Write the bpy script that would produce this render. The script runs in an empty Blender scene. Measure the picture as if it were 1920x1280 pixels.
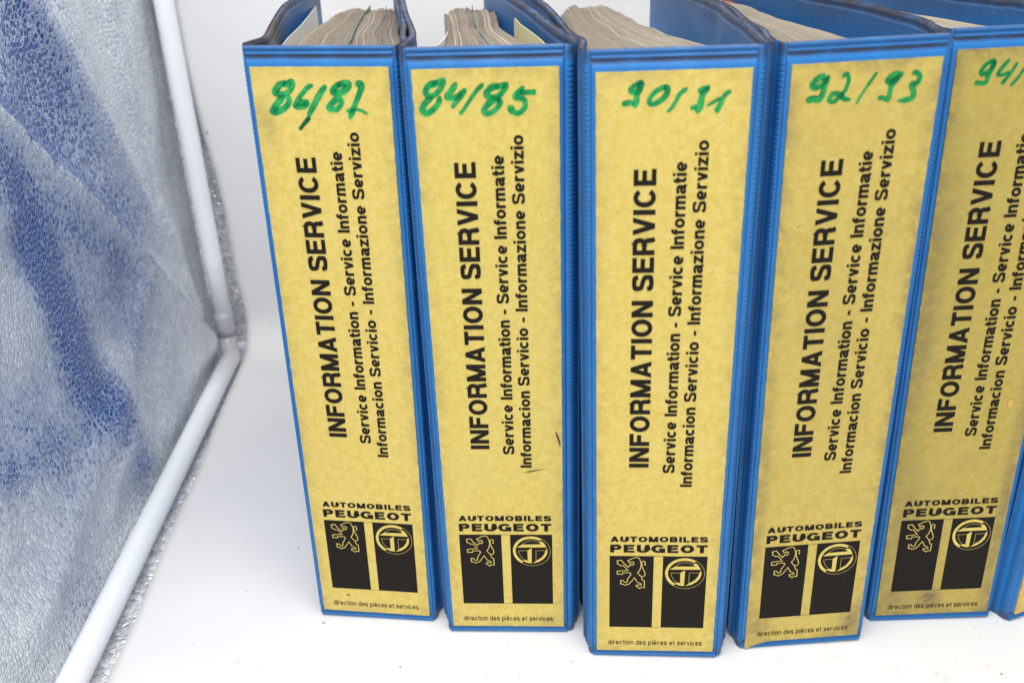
import bpy, math, random
from mathutils import Vector, Matrix, noise
random.seed(7)
S = bpy.context.scene
COL = S.collection

# ------------------------------------------------------------------ camera
cam = bpy.data.objects.new('camera', bpy.data.cameras.new('camera'))
COL.objects.link(cam); S.camera = cam
cam.data.sensor_width = 36.0
cam.data.lens = 36.0 * 1751.48 / 1920.0
cam.data.clip_start = 0.02; cam.data.clip_end = 20
PITCH, ROLL = math.radians(25.89168), math.radians(-1.97854)
cam.matrix_world = Matrix.Translation((0, 0, 0.35221)) @ Matrix.Rotation(math.pi/2 - PITCH, 4, 'X') @ Matrix.Rotation(ROLL, 4, 'Z')
cam.data.dof.use_dof = True
cam.data.dof.focus_distance = 0.46
cam.data.dof.aperture_fstop = 9.5

# ------------------------------------------------------------------ light
W = bpy.data.worlds.new('World'); S.world = W; W.use_nodes = True
bg = W.node_tree.nodes['Background']
bg.inputs[0].default_value = (0.83, 0.91, 1.0, 1); bg.inputs[1].default_value = 0.62
def area(name, loc, target, size, power, color):
    l = bpy.data.lights.new(name, 'AREA'); l.shape = 'RECTANGLE'; l.size, l.size_y = size; l.energy = power; l.color = color
    o = bpy.data.objects.new(name, l); COL.objects.link(o); o.location = loc
    o.rotation_euler = (Vector(target) - Vector(loc)).to_track_quat('-Z', 'Y').to_euler()
area('front_area_light', (-0.12, -0.75, 1.05), (0.0, 0.42, 0.1), (0.75, 0.6), 10.5, (1.0, 0.97, 0.91))  # soft area light added in front, out of view, to light the spines
area('tent_top_light', (-0.02, 0.12, 1.15), (0.0, 0.66, 0.12), (0.8, 0.45), 13.0, (1.0, 0.985, 0.96))
S.view_settings.view_transform = 'Standard'; S.view_settings.look = 'None'
S.view_settings.exposure = -0.09; S.view_settings.gamma = 1.0
S.render.engine = 'CYCLES'

# ------------------------------------------------------------------ node helpers
class NT:
    def __init__(s, name, rough=0.5, metal=0.0, spec=0.5):
        s.m = bpy.data.materials.new(name); s.m.use_nodes = True; s.t = s.m.node_tree
        s.b = s.t.nodes['Principled BSDF']
        s.b.inputs['Roughness'].default_value = rough; s.b.inputs['Metallic'].default_value = metal
        s.b.inputs['Specular IOR Level'].default_value = spec
        s._co = None
    def n(s, typ, **kw):
        nd = s.t.nodes.new(typ)
        for k, v in kw.items(): setattr(nd, k, v)
        return nd
    def link(s, a, b): s.t.links.new(a, b)
    def co(s, scale=(1, 1, 1)):
        tc = s.n('ShaderNodeTexCoord'); mp = s.n('ShaderNodeMapping'); mp.inputs['Scale'].default_value = scale
        s.link(tc.outputs['Object'], mp.inputs['Vector']); return mp.outputs[0]
    def noise(s, scale, detail=3, rough=0.5, vec=None, out='Fac'):
        nd = s.n('ShaderNodeTexNoise'); nd.inputs['Scale'].default_value = scale
        nd.inputs['Detail'].default_value = detail; nd.inputs['Roughness'].default_value = rough
        s.link(vec if vec else s.co(), nd.inputs['Vector']); return nd.outputs[out]
    def ramp(s, fac, stops):
        r = s.n('ShaderNodeValToRGB'); e = r.color_ramp.elements
        e[0].position, e[0].color = stops[0][0], c4(stops[0][1]); e[1].position, e[1].color = stops[-1][0], c4(stops[-1][1])
        for p, c in stops[1:-1]:
            x = e.new(p); x.color = c4(c)
        s.link(fac, r.inputs[0]); return r.outputs[0]
    def mix(s, fac, a, b, mode='MIX'):
        m = s.n('ShaderNodeMix', data_type='RGBA', blend_type=mode)
        for v, i in ((fac, 0), (a, 6), (b, 7)):
            if hasattr(v, 'is_linked'): s.link(v, m.inputs[i])
            elif i == 0: m.inputs[0].default_value = v
            else: m.inputs[i].default_value = c4(v)
        return m.outputs[2]
    def math(s, op, a, b=None, c=None, clamp=False):
        m = s.n('ShaderNodeMath', operation=op, use_clamp=clamp)
        for i, v in enumerate((a, b, c)):
            if v is None: continue
            if hasattr(v, 'is_linked'): s.link(v, m.inputs[i])
            else: m.inputs[i].default_value = v
        return m.outputs[0]
    def remap(s, v, a, b, c=0.0, d=1.0):
        m = s.n('ShaderNodeMapRange'); m.interpolation_type = 'SMOOTHSTEP'
        s.link(v, m.inputs[0])
        for i, q in enumerate((a, b, c, d)): m.inputs[i+1].default_value = q
        return m.outputs[0]
    def attr(s, name, out='Fac'):
        a = s.n('ShaderNodeAttribute', attribute_name=name); return a.outputs[out]
    def objz(s):
        tc = s.n('ShaderNodeTexCoord'); x = s.n('ShaderNodeSeparateXYZ'); s.link(tc.outputs['Object'], x.inputs[0]); return x.outputs
    def bump(s, h, strength=0.3, dist=0.001):
        b = s.n('ShaderNodeBump'); b.inputs['Strength'].default_value = strength; b.inputs['Distance'].default_value = dist
        s.link(h, b.inputs['Height']); s.link(b.outputs[0], s.b.inputs['Normal'])
    def base(s, c):
        if hasattr(c, 'is_linked'): s.link(c, s.b.inputs['Base Color'])
        else: s.b.inputs['Base Color'].default_value = c4(c)
def c4(c):
    if isinstance(c, (int, float)): return (c, c, c, 1)
    return tuple(c) if len(c) == 4 else (*c, 1)

BLUE = (0.020, 0.178, 0.490)
def blue_vinyl(name, dirt, inner=False, dark=0.7):
    m = NT(name, rough=0.42, spec=0.24 if inner else 0.34)
    vc = m.co((1, .22, .8)) if inner else m.co()
    blotch = m.noise(38, 4, 0.6, vc)
    col = m.mix(m.remap(blotch, 0.35, 0.7), BLUE, (0.016, 0.145, 0.42))
    grime_tex = m.noise(95, 6, 0.65)
    z = m.objz()[2]
    # handling dirt worn into the grooves at the upper and lower edges, and faint smears elsewhere
    g = m.math('MULTIPLY', m.attr('grime'), m.remap(grime_tex, 0.30, 0.56, 0.5, 1.0))
    col = m.mix(m.math('MULTIPLY', g, 0.95, clamp=True), col, (0.062, 0.046, 0.040))
    m.link(m.math('MULTIPLY_ADD', g, -0.2, 0.22 if inner else 0.34, clamp=True), m.b.inputs['Specular IOR Level'])
    smear = m.math('MULTIPLY', m.remap(m.noise(26, 5, 0.7, vc), 0.50, 0.72), dirt)
    col = m.mix(smear, col, (0.07, 0.085, 0.12))
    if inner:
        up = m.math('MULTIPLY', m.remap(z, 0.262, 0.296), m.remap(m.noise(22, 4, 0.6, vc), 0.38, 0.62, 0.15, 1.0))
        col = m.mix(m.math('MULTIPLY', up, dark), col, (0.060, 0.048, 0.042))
        scr = m.remap(m.noise(900, 2, 0.5, m.co((1, 1, 0.6))), 0.74, 0.78)
        col = m.mix(m.math('MULTIPLY', scr, 0.7), col, (0.45, 0.5, 0.6))
    specks = m.remap(m.noise(520, 2, 0.5), 0.70, 0.76)
    col = m.mix(m.math('MULTIPLY', specks, 0.55), col, (0.03, 0.035, 0.05))
    m.base(col)
    m.link(m.remap(blotch, 0.3, 0.7, 0.36, 0.5), m.b.inputs['Roughness'])
    h = m.math('ADD', m.math('MULTIPLY', m.noise(1500, 2, 0.5), 0.30), m.math('MULTIPLY', m.noise(55, 3, 0.5), 1.6))
    m.bump(h, 0.35, 0.0006)
    return m.m

def gold_card(name, grime, tone=(1, 1, 1), seed=0.0):
    m = NT(name, rough=0.5, spec=0.22)
    tc = m.n('ShaderNodeTexCoord'); ad = m.n('ShaderNodeVectorMath', operation='ADD'); ad.inputs[1].default_value = (seed, seed*2, seed*3)
    m.link(tc.outputs['Object'], ad.inputs[0]); v = ad.outputs[0]
    t = tone
    a = (0.70*t[0], 0.545*t[1], 0.150*t[2]); b = (0.62*t[0], 0.465*t[1], 0.105*t[2]); pale = (0.72*t[0], 0.59*t[1], 0.20*t[2])
    col = m.mix(m.remap(m.noise(260, 6, 0.72, v), 0.34, 0.66), b, a)
    col = m.mix(m.math('MULTIPLY', m.remap(m.noise(430, 4, 0.6, v), 0.50, 0.68), 0.55), col, pale)
    col = m.mix(m.math('MULTIPLY', m.remap(m.noise(34, 4, 0.6, v), 0.42, 0.72), 0.40), col, (0.68*t[0], 0.54*t[1], 0.17*t[2]))
    col = m.mix(m.math('MULTIPLY', m.remap(m.noise(30, 6, 0.72, v), 0.47, 0.74), grime), col, (0.27, 0.22, 0.10))
    # worn, browned card near its edges
    e = m.math('MULTIPLY', m.attr('edge'), m.remap(m.noise(120, 5, 0.7, v), 0.35, 0.62))
    col = m.mix(m.math('MULTIPLY', e, min(1.0, 0.25 + grime*0.9)), col, (0.20, 0.145, 0.07))
    col = m.mix(m.attr('smudge'), col, (0.20, 0.155, 0.075))
    sp = m.remap(m.noise(640, 2, 0.5, v), 0.735, 0.765)
    col = m.mix(m.math('MULTIPLY', sp, 0.6), col, (0.12, 0.09, 0.05))
    m.base(col)
    m.b.inputs['Metallic'].default_value = 0.15
    m.bump(m.noise(700, 3, 0.6, v), 0.12, 0.0004)
    return m.m

def plain(name, color, rough=0.5, metal=0.0, spec=0.4, nscale=300, amt=0.12, bump=0.1):
    m = NT(name, rough=rough, metal=metal, spec=spec)
    n = m.noise(nscale, 4, 0.6)
    m.base(m.mix(n, tuple(c*(1-amt) for c in color), tuple(min(1, c*(1+amt)) for c in color)))
    if bump: m.bump(n, bump, 0.0004)
    return m.m

def ink_black():
    return plain('black_ink', (0.015, 0.012, 0.010), 0.6, spec=0.10, nscale=900, amt=0.35, bump=0)
def marker_ink(dark=False):
    m = NT('marker_ink_dark' if dark else 'marker_ink')
    tr = m.n('ShaderNodeBsdfTransparent'); g = m.n('ShaderNodeBsdfPrincipled')
    e = m.remap(m.attr('edge'), 0.62, 1.0)
    n = m.remap(m.noise(240, 3, 0.6), 0.35, 0.68)
    if dark: c = m.mix(e, (0.02, 0.36, 0.42), (0.004, 0.03, 0.03))
    else:
        c = m.mix(n, (0.08, 0.66, 0.66), (0.26, 0.90, 0.86))
        c = m.mix(m.math('MULTIPLY', e, m.remap(m.noise(160, 2), 0.46, 0.62)), c, (0.02, 0.25, 0.28))
    m.link(c, tr.inputs[0])
    g.inputs['Base Color'].default_value = (0.04, 0.38, 0.14, 1); g.inputs['Roughness'].default_value = 0.35
    mx = m.n('ShaderNodeMixShader'); mx.inputs[0].default_value = 0.12
    m.link(tr.outputs[0], mx.inputs[1]); m.link(g.outputs[0], mx.inputs[2])
    out = m.t.nodes['Material Output']; m.link(mx.outputs[0], out.inputs['Surface'])
    return m.m

def page_edge():
    m = NT('page_edges', rough=0.8, spec=0.2)
    c = m.attr('sheet', 'Color')
    n = m.noise(60, 4, 0.65)
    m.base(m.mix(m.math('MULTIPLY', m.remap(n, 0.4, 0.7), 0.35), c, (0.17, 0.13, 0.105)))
    return m.m
def page_face():
    m = NT('page_faces', rough=0.75, spec=0.2)
    m.base(m.mix(m.attr('sheet', 'Fac'), (0.66, 0.60, 0.47), (0.74, 0.69, 0.56)))
    return m.m

def silver(name, sy=500.0, sz=290.0, horizontal=False):
    m = NT(name, rough=0.34, metal=0.3, spec=0.7)
    warp = m.noise(60, 3, 0.5, out='Color')
    co = m.co((sy, sy, sz) if not horizontal else (sy, sz, sy))
    if not horizontal: co = m.co((sy*0.15, sy, sz))
    ad = m.n('ShaderNodeVectorMath', operation='MULTIPLY_ADD'); m.link(warp, ad.inputs[0]); ad.inputs[1].default_value = (0.5, 0.5, 0.5); m.link(co, ad.inputs[2])
    v = m.n('ShaderNodeTexVoronoi', feature='DISTANCE_TO_EDGE'); v.inputs['Scale'].default_value = 1.0; v.inputs['Randomness'].default_value = 0.85; m.link(ad.outputs[0], v.inputs['Vector'])
    v2 = m.n('ShaderNodeTexVoronoi', feature='F1'); v2.inputs['Scale'].default_value = 1.0; v2.inputs['Randomness'].default_value = 0.85; m.link(ad.outputs[0], v2.inputs['Vector'])
    rnd = m.n('ShaderNodeSeparateColor'); m.link(v2.outputs['Color'], rnd.inputs[0])
    cell = m.remap(v.outputs[0], 0.03, 0.12)
    sheer = m.attr('sheer')  # mask for blue reflections painted into the cloth colour, cell by cell
    blue_cells = m.math('MULTIPLY', cell, m.remap(m.math('ADD', sheer, m.math('MULTIPLY', rnd.outputs[0], 0.55)), 0.42, 1.22))
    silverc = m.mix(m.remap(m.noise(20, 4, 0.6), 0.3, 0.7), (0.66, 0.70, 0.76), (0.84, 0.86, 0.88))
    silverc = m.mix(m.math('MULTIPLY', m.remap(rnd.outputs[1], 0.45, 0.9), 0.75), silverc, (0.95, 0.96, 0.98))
    silverc = m.mix(m.math('MULTIPLY', m.math('SUBTRACT', 1.0, cell), m.remap(sheer, 0.1, 0.45, 0.32, 0.0)), silverc, (0.30, 0.34, 0.42))
    silverc = m.mix(m.math('MULTIPLY', sheer, 0.8), silverc, (0.14, 0.27, 0.50))  # blue reflections painted into the cloth colour
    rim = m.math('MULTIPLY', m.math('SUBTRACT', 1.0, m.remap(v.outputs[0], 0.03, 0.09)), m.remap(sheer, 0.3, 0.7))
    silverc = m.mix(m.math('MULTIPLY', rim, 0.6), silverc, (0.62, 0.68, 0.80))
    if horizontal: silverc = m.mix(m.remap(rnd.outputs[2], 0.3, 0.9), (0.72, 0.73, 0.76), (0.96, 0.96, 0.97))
    col = m.mix(m.math('MULTIPLY', blue_cells, 0.95), silverc, (0.010, 0.080, 0.34))
    m.base(col)
    m.link(m.remap(rnd.outputs[2], 0, 1, 0.22, 0.5), m.b.inputs['Roughness'])
    h = m.math('MULTIPLY', m.remap(v.outputs[0], 0.0, 0.35), m.remap(rnd.outputs[0], 0, 1, 0.35, 1.0))
    m.bump(h, 0.85 if horizontal else 0.6, 0.0018 if horizontal else 0.0013)
    if horizontal: m.b.inputs['Metallic'].default_value = 0.35
    return m.m

def paper_white():
    m = NT('backdrop_paper', rough=0.62, spec=0.3)
    col = m.mix(m.remap(m.noise(9, 4, 0.6), 0.35, 0.7), (0.71, 0.705, 0.705), (0.745, 0.735, 0.73))
    x, y, z = m.objz()
    stain = m.math('MULTIPLY', m.remap(m.noise(75, 5, 0.7), 0.59, 0.70), m.remap(x, 0.02, 0.22))
    col = m.mix(m.math('MULTIPLY', stain, 0.40), col, (0.58, 0.42, 0.36))
    sp = m.remap(m.noise(230, 2, 0.5), 0.75, 0.77)
    col = m.mix(m.math('MULTIPLY', sp, 0.75), col, (0.12, 0.10, 0.10))
    m.base(col)
    m.bump(m.math('ADD', m.noise(7, 3, 0.5), m.math('MULTIPLY', m.noise(300, 2), 0.01)), 0.22, 0.01)
    return m.m

MAT = dict(ink=ink_black(), marker=marker_ink(), marker_dark=marker_ink(True), pedge=page_edge(), pface=page_face(),
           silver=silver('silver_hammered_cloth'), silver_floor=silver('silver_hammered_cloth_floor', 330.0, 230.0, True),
           paper=paper_white(), tube=plain('white_tube', (0.86, 0.875, 0.89), 0.35, nscale=80, amt=0.03, bump=0.03),
           connector=plain('clear_grey_plastic', (0.42, 0.43, 0.45), 0.25, nscale=90, amt=0.1),
           seam=plain('dark_seam_tape', (0.16, 0.15, 0.15), 0.5, nscale=400, amt=0.4),
           sheet_white=plain('white_sheet', (0.72, 0.71, 0.68), 0.7), sheet_cream=plain('cream_sheet', (0.66, 0.61, 0.36), 0.7),
           sheet_pink=plain('pink_sheet', (0.72, 0.16, 0.24), 0.7), tab_green=plain('green_divider', (0.10, 0.20, 0.15), 0.6),
           tab_teal=plain('teal_divider', (0.03, 0.15, 0.17), 0.6), tab_red=plain('red_divider', (0.50, 0.07, 0.04), 0.6),
           gold_print=gold_card('gold_print', 0.05), steel=plain('lever_steel', (0.6, 0.6, 0.6), 0.25, metal=1.0))

# ------------------------------------------------------------------ mesh helpers
class MB:
    def __init__(s): s.v = []; s.f = []; s.mi = []; s.at = {}
    def vert(s, p, **kw):
        s.v.append(tuple(p))
        for k, val in kw.items(): s.at.setdefault(k, {})[len(s.v)-1] = val
        return len(s.v)-1
    def face(s, idx, mi=0): s.f.append(tuple(idx)); s.mi.append(mi)
    def box(s, lo, hi, mi=0):
        b = len(s.v)
        for z in (lo[2], hi[2]):
            for x, y in ((lo[0], lo[1]), (hi[0], lo[1]), (hi[0], hi[1]), (lo[0], hi[1])): s.v.append((x, y, z))
        for q in ((0, 3, 2, 1), (4, 5, 6, 7), (0, 1, 5, 4), (1, 2, 6, 5), (2, 3, 7, 6), (3, 0, 4, 7)): s.face([b+i for i in q], mi)
    def build(s, name, mats, parent=None, smooth=False):
        me = bpy.data.meshes.new(name); me.from_pydata(s.v, [], s.f)
        if not isinstance(mats, (list, tuple)): mats = [mats]
        for m in mats: me.materials.append(m)
        me.polygons.foreach_set('material_index', s.mi)
        if smooth: me.polygons.foreach_set('use_smooth', [True]*len(s.f))
        for k, d in s.at.items():
            if k == 'sheet':
                a = me.attributes.new(k, 'FLOAT_COLOR', 'POINT')
                for i, val in d.items(): a.data[i].color = (*val, 1)
            else:
                a = me.attributes.new(k, 'FLOAT', 'POINT')
                for i, val in d.items(): a.data[i].value = val
        me.update()
        o = bpy.data.objects.new(name, me); COL.objects.link(o)
        if parent: o.parent = parent
        return o
def tag(o, label=None, cat=None, group=None, kind=None):
    for k, v in (('label', label), ('category', cat), ('group', group), ('kind', kind)):
        if v: o[k] = v
    return o
def crom(pts, n=8, closed=False):
    P = [Vector(p) for p in pts]; out = []
    if len(P) < 3: return P
    m = len(P)
    for i in range(m if closed else m-1):
        if closed: a, b, c, d = P[i-1], P[i], P[(i+1) % m], P[(i+2) % m]
        else: a, b, c, d = P[max(i-1, 0)], P[i], P[i+1], P[min(i+2, m-1)]
        for k in range(n):
            t = k/n
            out.append(0.5*((2*b)+(c-a)*t+(2*a-5*b+4*c-d)*t*t+(3*b-a-3*c+d)*t**3))
    if not closed: out.append(P[-1])
    return out
def lerp_path(pts, y):
    if y <= pts[0][1]:
        a, b = pts[0], pts[1]
    elif y >= pts[-1][1]:
        a, b = pts[-2], pts[-1]
    else:
        for a, b in zip(pts, pts[1:]):
            if a[1] <= y <= b[1]: break
    t = (y-a[1])/(b[1]-a[1])
    return a[0]+(b[0]-a[0])*t
def interp(x, xs, ys):
    if x <= xs[0]: return ys[0]
    for i in range(1, len(xs)):
        if x <= xs[i]: return ys[i-1]+(ys[i]-ys[i-1])*(x-xs[i-1])/(xs[i]-xs[i-1])
    return ys[-1]

# ------------------------------------------------------------------ flat print: ribbons in a (u, v) plane facing -y
def ribbon(mb, pts, w, y, closed=False, e0=0.0, e1=0.0, taper=None, rows=1, jag=0.0):
    P = [Vector((p[0], p[1])) for p in pts]
    if closed: P = P[:-1] if (P[0]-P[-1]).length < 1e-7 else P
    n = len(P)
    if not closed:
        d = (P[0]-P[1]).normalized(); P[0] = P[0]+d*e0
        d = (P[-1]-P[-2]).normalized(); P[-1] = P[-1]+d*e1
    rowsv = []
    for i in range(n):
        a = P[i-1] if (i > 0 or closed) else None; c = P[(i+1) % n] if (i < n-1 or closed) else None
        if a is None: t = (c-P[i]).normalized(); nn = Vector((-t.y, t.x)); k = 1
        elif c is None: t = (P[i]-a).normalized(); nn = Vector((-t.y, t.x)); k = 1
        else:
            t1 = (P[i]-a).normalized(); t2 = (c-P[i]).normalized(); n1 = Vector((-t1.y, t1.x)); n2 = Vector((-t2.y, t2.x))
            nn = (n1+n2)
            if nn.length < 1e-3: nn = n1
            nn.normalize(); k = min(1/max(nn.dot(n1), 0.35), 1.8)
        ww = w*0.5*(taper(i/(n-1)) if taper else 1.0)
        row = []
        for j in range(rows*2+1):
            s = (j-rows)/rows; jj = 1.0+(random.uniform(-jag, jag) if jag and abs(s) > 0.9 else 0)
            q = P[i]+nn*(ww*k*s*jj)
            row.append(mb.vert((q.x, y, q.y), edge=abs(s) if not (jag and i in (0, n-1)) else 1.0))
        rowsv.append(row)
    for i in range(n if closed else n-1):
        a = rowsv[i]; b = rowsv[(i+1) % n]
        for j in range(len(a)-1): mb.face((a[j], a[j+1], b[j+1], b[j]))
def polygon(mb, pts, y):
    from mathutils.geometry import tessellate_polygon
    P = [Vector((p[0], p[1], 0)) for p in pts]; b = len(mb.v)
    for p in P: mb.vert((p.x, y, p.y), edge=0.0)
    for t in tessellate_polygon([P]): mb.face([b+i for i in t])

# ------------------------------------------------------------------ lettering: a bold grotesque drawn stroke by stroke
# glyph = (width, [strokes]); L/C = polyline / smooth curve on the stroke's centre line in a unit box, D = diagonal with level ends
XH = 0.73
def arc(cx, cy, rx, ry, a0, a1, n=14, p=2.08):
    out = []
    for i in range(n+1):
        a = math.radians(a0+(a1-a0)*i/n); c, s = math.cos(a), math.sin(a)
        out.append((cx+rx*math.copysign(abs(c)**(2/p), c), cy+ry*math.copysign(abs(s)**(2/p), s)))
    return out
def glyphs(t):
    h = t/2; G = {}
    top, mid = 1-h, 0.52
    def box(w): return h, w-h
    def V(x, y0=0, y1=1): return ('L', [(x, y0), (x, y1)])
    def Hz(y, x0, x1): return ('L', [(x0, y), (x1, y)])
    w = t; G['I'] = (w, [V(h)])
    w = .74; G['N'] = (w, [V(h), V(w-h), ('D', h*1.1, 1, w-h*1.1, 0)])
    w = .62; G['F'] = (w, [V(h), Hz(top, 0, w), Hz(mid, 0, w*.9)])
    G['E'] = (.66, [V(h), Hz(top, 0, .64), Hz(mid, 0, .60), Hz(h, 0, .66)])
    G['L'] = (.60, [V(h), Hz(h, 0, .60)])
    w = .80; G['O'] = (w, [('R', arc(w/2, .5, w/2-h, .5-h, 0, 360, 32))])
    w = .75
    bowl = lambda x1: [(h, top), (x1-.26, top)]+arc(x1-.26, (top+mid-.05)/2, .26-h, (top-mid+.05)/2, 90, -90, 12)+[(h, mid-.05)]
    G['P'] = (.68, [V(h), ('L', bowl(.68))])
    G['R'] = (w, [V(h), ('L', bowl(.73)), ('L', [(.40, mid-.05)]+arc(.40, .30, .22, mid-.05-.30, 90, 0, 8)+[(.63, .12), (.68, 0)])])
    G['B'] = (.72, [V(h), ('L', bowl(.67)), ('L', [(h, h), (.44, h)]+arc(.44, (h+mid-.05)/2, .28-h, (mid-.05-h)/2, -90, 90, 12))])
    w = .86; G['M'] = (w, [V(h), V(w-h), ('D', h*1.1, 1, w/2, 0), ('D', w-h*1.1, 1, w/2, 0)])
    w = .78; G['A'] = (w, [('D', w/2, 1, h*1.05, 0), ('D', w/2, 1, w-h*1.05, 0), Hz(.27, .17, w-.17)])
    G['V'] = (.74, [('D', h*1.05, 1, .37, 0), ('D', .74-h*1.05, 1, .37, 0)])
    G['T'] = (.66, [V(.33), Hz(top, 0, .66)])
    w = .74; G['U'] = (w, [('L', [(h, 1), (h, .34)]+arc(w/2, .34, w/2-h, .34-h, 180, 360, 14)+[(w-h, .34), (w-h, 1)])])
    w = .78; G['C'] = (w, [('L', arc(w/2, .5, w/2-h, .5-h, 35, 325, 26))])
    w = .82; G['G'] = (w, [('L', arc(w/2, .5, w/2-h, .5-h, 38, 340, 26)), Hz(.44, .45, w), V(w-h, 0, .50)])
    w = .70
    S_ = lambda w, H: [(w-h, H*.72)]+[(w-h-.02, H*.80), (w*.76, H-h-.02), (w*.5, H-h), (w*.2, H-h-.03), (h, H*.74), (w*.2, H*.58), (w*.5, H*.51), (w*.82, H*.42), (w-h, H*.27), (w*.82, h+.03), (w*.5, h), (w*.2, h+.03), (h+.01, H*.22), (h, H*.30)]
    G['S'] = (w, [('C', S_(w, 1.0))])
    X = XH; xt = X-h
    G['e'] = (.60, [('L', [(h, X*.47), (.60-h, X*.47)]), ('L', arc(.30, X/2, .30-h, X/2-h, -4, 318, 24))])
    G['è'] = (.60, G['e'][1]+[('D', .18, 1.05, .34, .85)])
    G['c'] = (.58, [('L', arc(.30, X/2, .30-h, X/2-h, 42, 318, 22))])
    G['o'] = (.62, [('R', arc(.31, X/2, .31-h, X/2-h, 0, 360, 26))])
    G['r'] = (.39, [V(h, 0, X), ('L', [(h, X*.55)]+[(h+.05, X*.80), (h+.14, X-h-.01), (.39, xt)])])
    G['v'] = (.58, [('D', h, X, .29, 0), ('D', .58-h, X, .29, 0)])
    G['i'] = (t, [V(h, 0, X), V(h, 1-t*.92, 1)])
    n_ = lambda x0, x1: ('L', [(x0, X*.58)]+[((x0*.85+x1*.15), X*.84), ((x0+x1)/2, xt), (x0*.15+x1*.85, X*.88), (x1, X*.62), (x1, 0)])
    G['n'] = (.57, [V(h, 0, X), n_(h, .57-h)])
    G['m'] = (.88, [V(h, 0, X), n_(h, .44), n_(.44, .88-h)])
    G['f'] = (.36, [('L', [(.16, 0), (.16, .80), (.20, 1-h-.03), (.36, 1-h)]), Hz(xt, 0, .36)])
    G['t'] = (.36, [('L', [(.16, .93), (.16, .20), (.21, h+.02), (.36, h)]), Hz(xt, 0, .36)])
    G['a'] = (.60, [('L', [(.04+h*.4, X*.70), (.12, X-h-.04), (.28, xt), (.43, X-h-.03), (.57-h, X*.74), (.57-h, .10), (.60, .02)]),
                    ('L', [(.57-h, X*.58), (.30, X*.52), (h+.03, X*.42), (h, .18), (h+.06, h+.01), (.25, h), (.42, h+.08), (.57-h, X*.40)])])
    G['z'] = (.54, [Hz(xt, 0, .53), Hz(h, 0, .54), ('D', .53-h*1.3, xt, h*1.3, h)])
    G['s'] = (.54, [('C', S_(.54, X))])
    G['d'] = (.62, [V(.62-h, 0, 1), ('R', arc(.31, X/2, .31-h, X/2-h, 0, 360, 26))])
    G['p'] = (.62, [V(h, -.27, X), ('R', arc(.31, X/2, .31-h, X/2-h, 0, 360, 26))])
    G['-'] = (.36, [Hz(.36, .02, .34)])
    return G
def text_mesh(text, t, length, cap, gap=0.09, space=0.30, xform=None, y=-0.0006, stretch=1.0):
    """one line of print as flat strokes; length and cap height in metres"""
    G = glyphs(t); mb = MB(); x = 0; items = []
    for ch in text:
        if ch == ' ': x += space; continue
        w, st = G[ch]; items.append((x, st)); x += w+gap
    tot = x-gap; kx = length/tot
    lay = 0
    for x0, st in items:
        for kind in st:
            lay += 1; yy = y-0.0000045*(lay % 5)
            tmp = MB(); k = kind[0]
            if k == 'D':
                _, xa, ya, xb, yb = kind; L = math.hypot(xb-xa, yb-ya); hw = t/2*L/abs(yb-ya)*0.97
                q = [tmp.vert(p, edge=0.0) for p in ((xa-hw, 0, ya), (xa+hw, 0, ya), (xb+hw, 0, yb), (xb-hw, 0, yb))]; tmp.face(q)
            elif k == 'R': ribbon(tmp, kind[1], t, 0, closed=True)
            elif k == 'C': ribbon(tmp, [(p.x, p.y) for p in crom([(a, b, 0) for a, b in kind[1]], 4)], t, 0)
            else: ribbon(tmp, kind[1], t, 0)
            b = len(mb.v)
            for (a, _, c) in tmp.v:
                X_, Y_ = (a+x0)*kx, c*cap
                u, v = xform(X_, Y_); mb.v.append((u, yy, v))
            for f in tmp.f: mb.face([b+i for i in f])
    return mb

# the printed lines are drawn once and shared by all the cards (card frame: u right, v up, metres)
VB = 0.0045
def up_text(base_u, v0): return lambda X_, Y_: (base_u-Y_, v0+VB+X_)
def flat_text(u0, base_v): return lambda X_, Y_: (u0+X_, base_v+VB+Y_)
YP = -0.00062
PRINT = [
    ('title_line', text_mesh('INFORMATION SERVICE', .205, .1380, .0088, .10, .34, up_text(-.0054, .1100), YP)),
    ('translation_line', text_mesh('Service Information - Service Informatie', .195, .1435, .0054, .085, .36, up_text(.0063, .1071), YP)),
    ('translation_line', text_mesh('Informacion Servicio - Informazione Servizio', .195, .1592, .0053, .085, .36, up_text(.0143, .0995), YP)),
    ('maker_name', text_mesh('AUTOMOBILES', .24, .0455, .0031, .13, .3, flat_text(-.0224, .0681), YP)),
    ('maker_name', text_mesh('PEUGEOT', .24, .0457, .0046, .13, .3, flat_text(-.0225, .0618), YP)),
    ('department_line', text_mesh('direction des pièces et services', .125, .0464, .0031, .14, .36, flat_text(-.0232, .0040), YP)),
]
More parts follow.
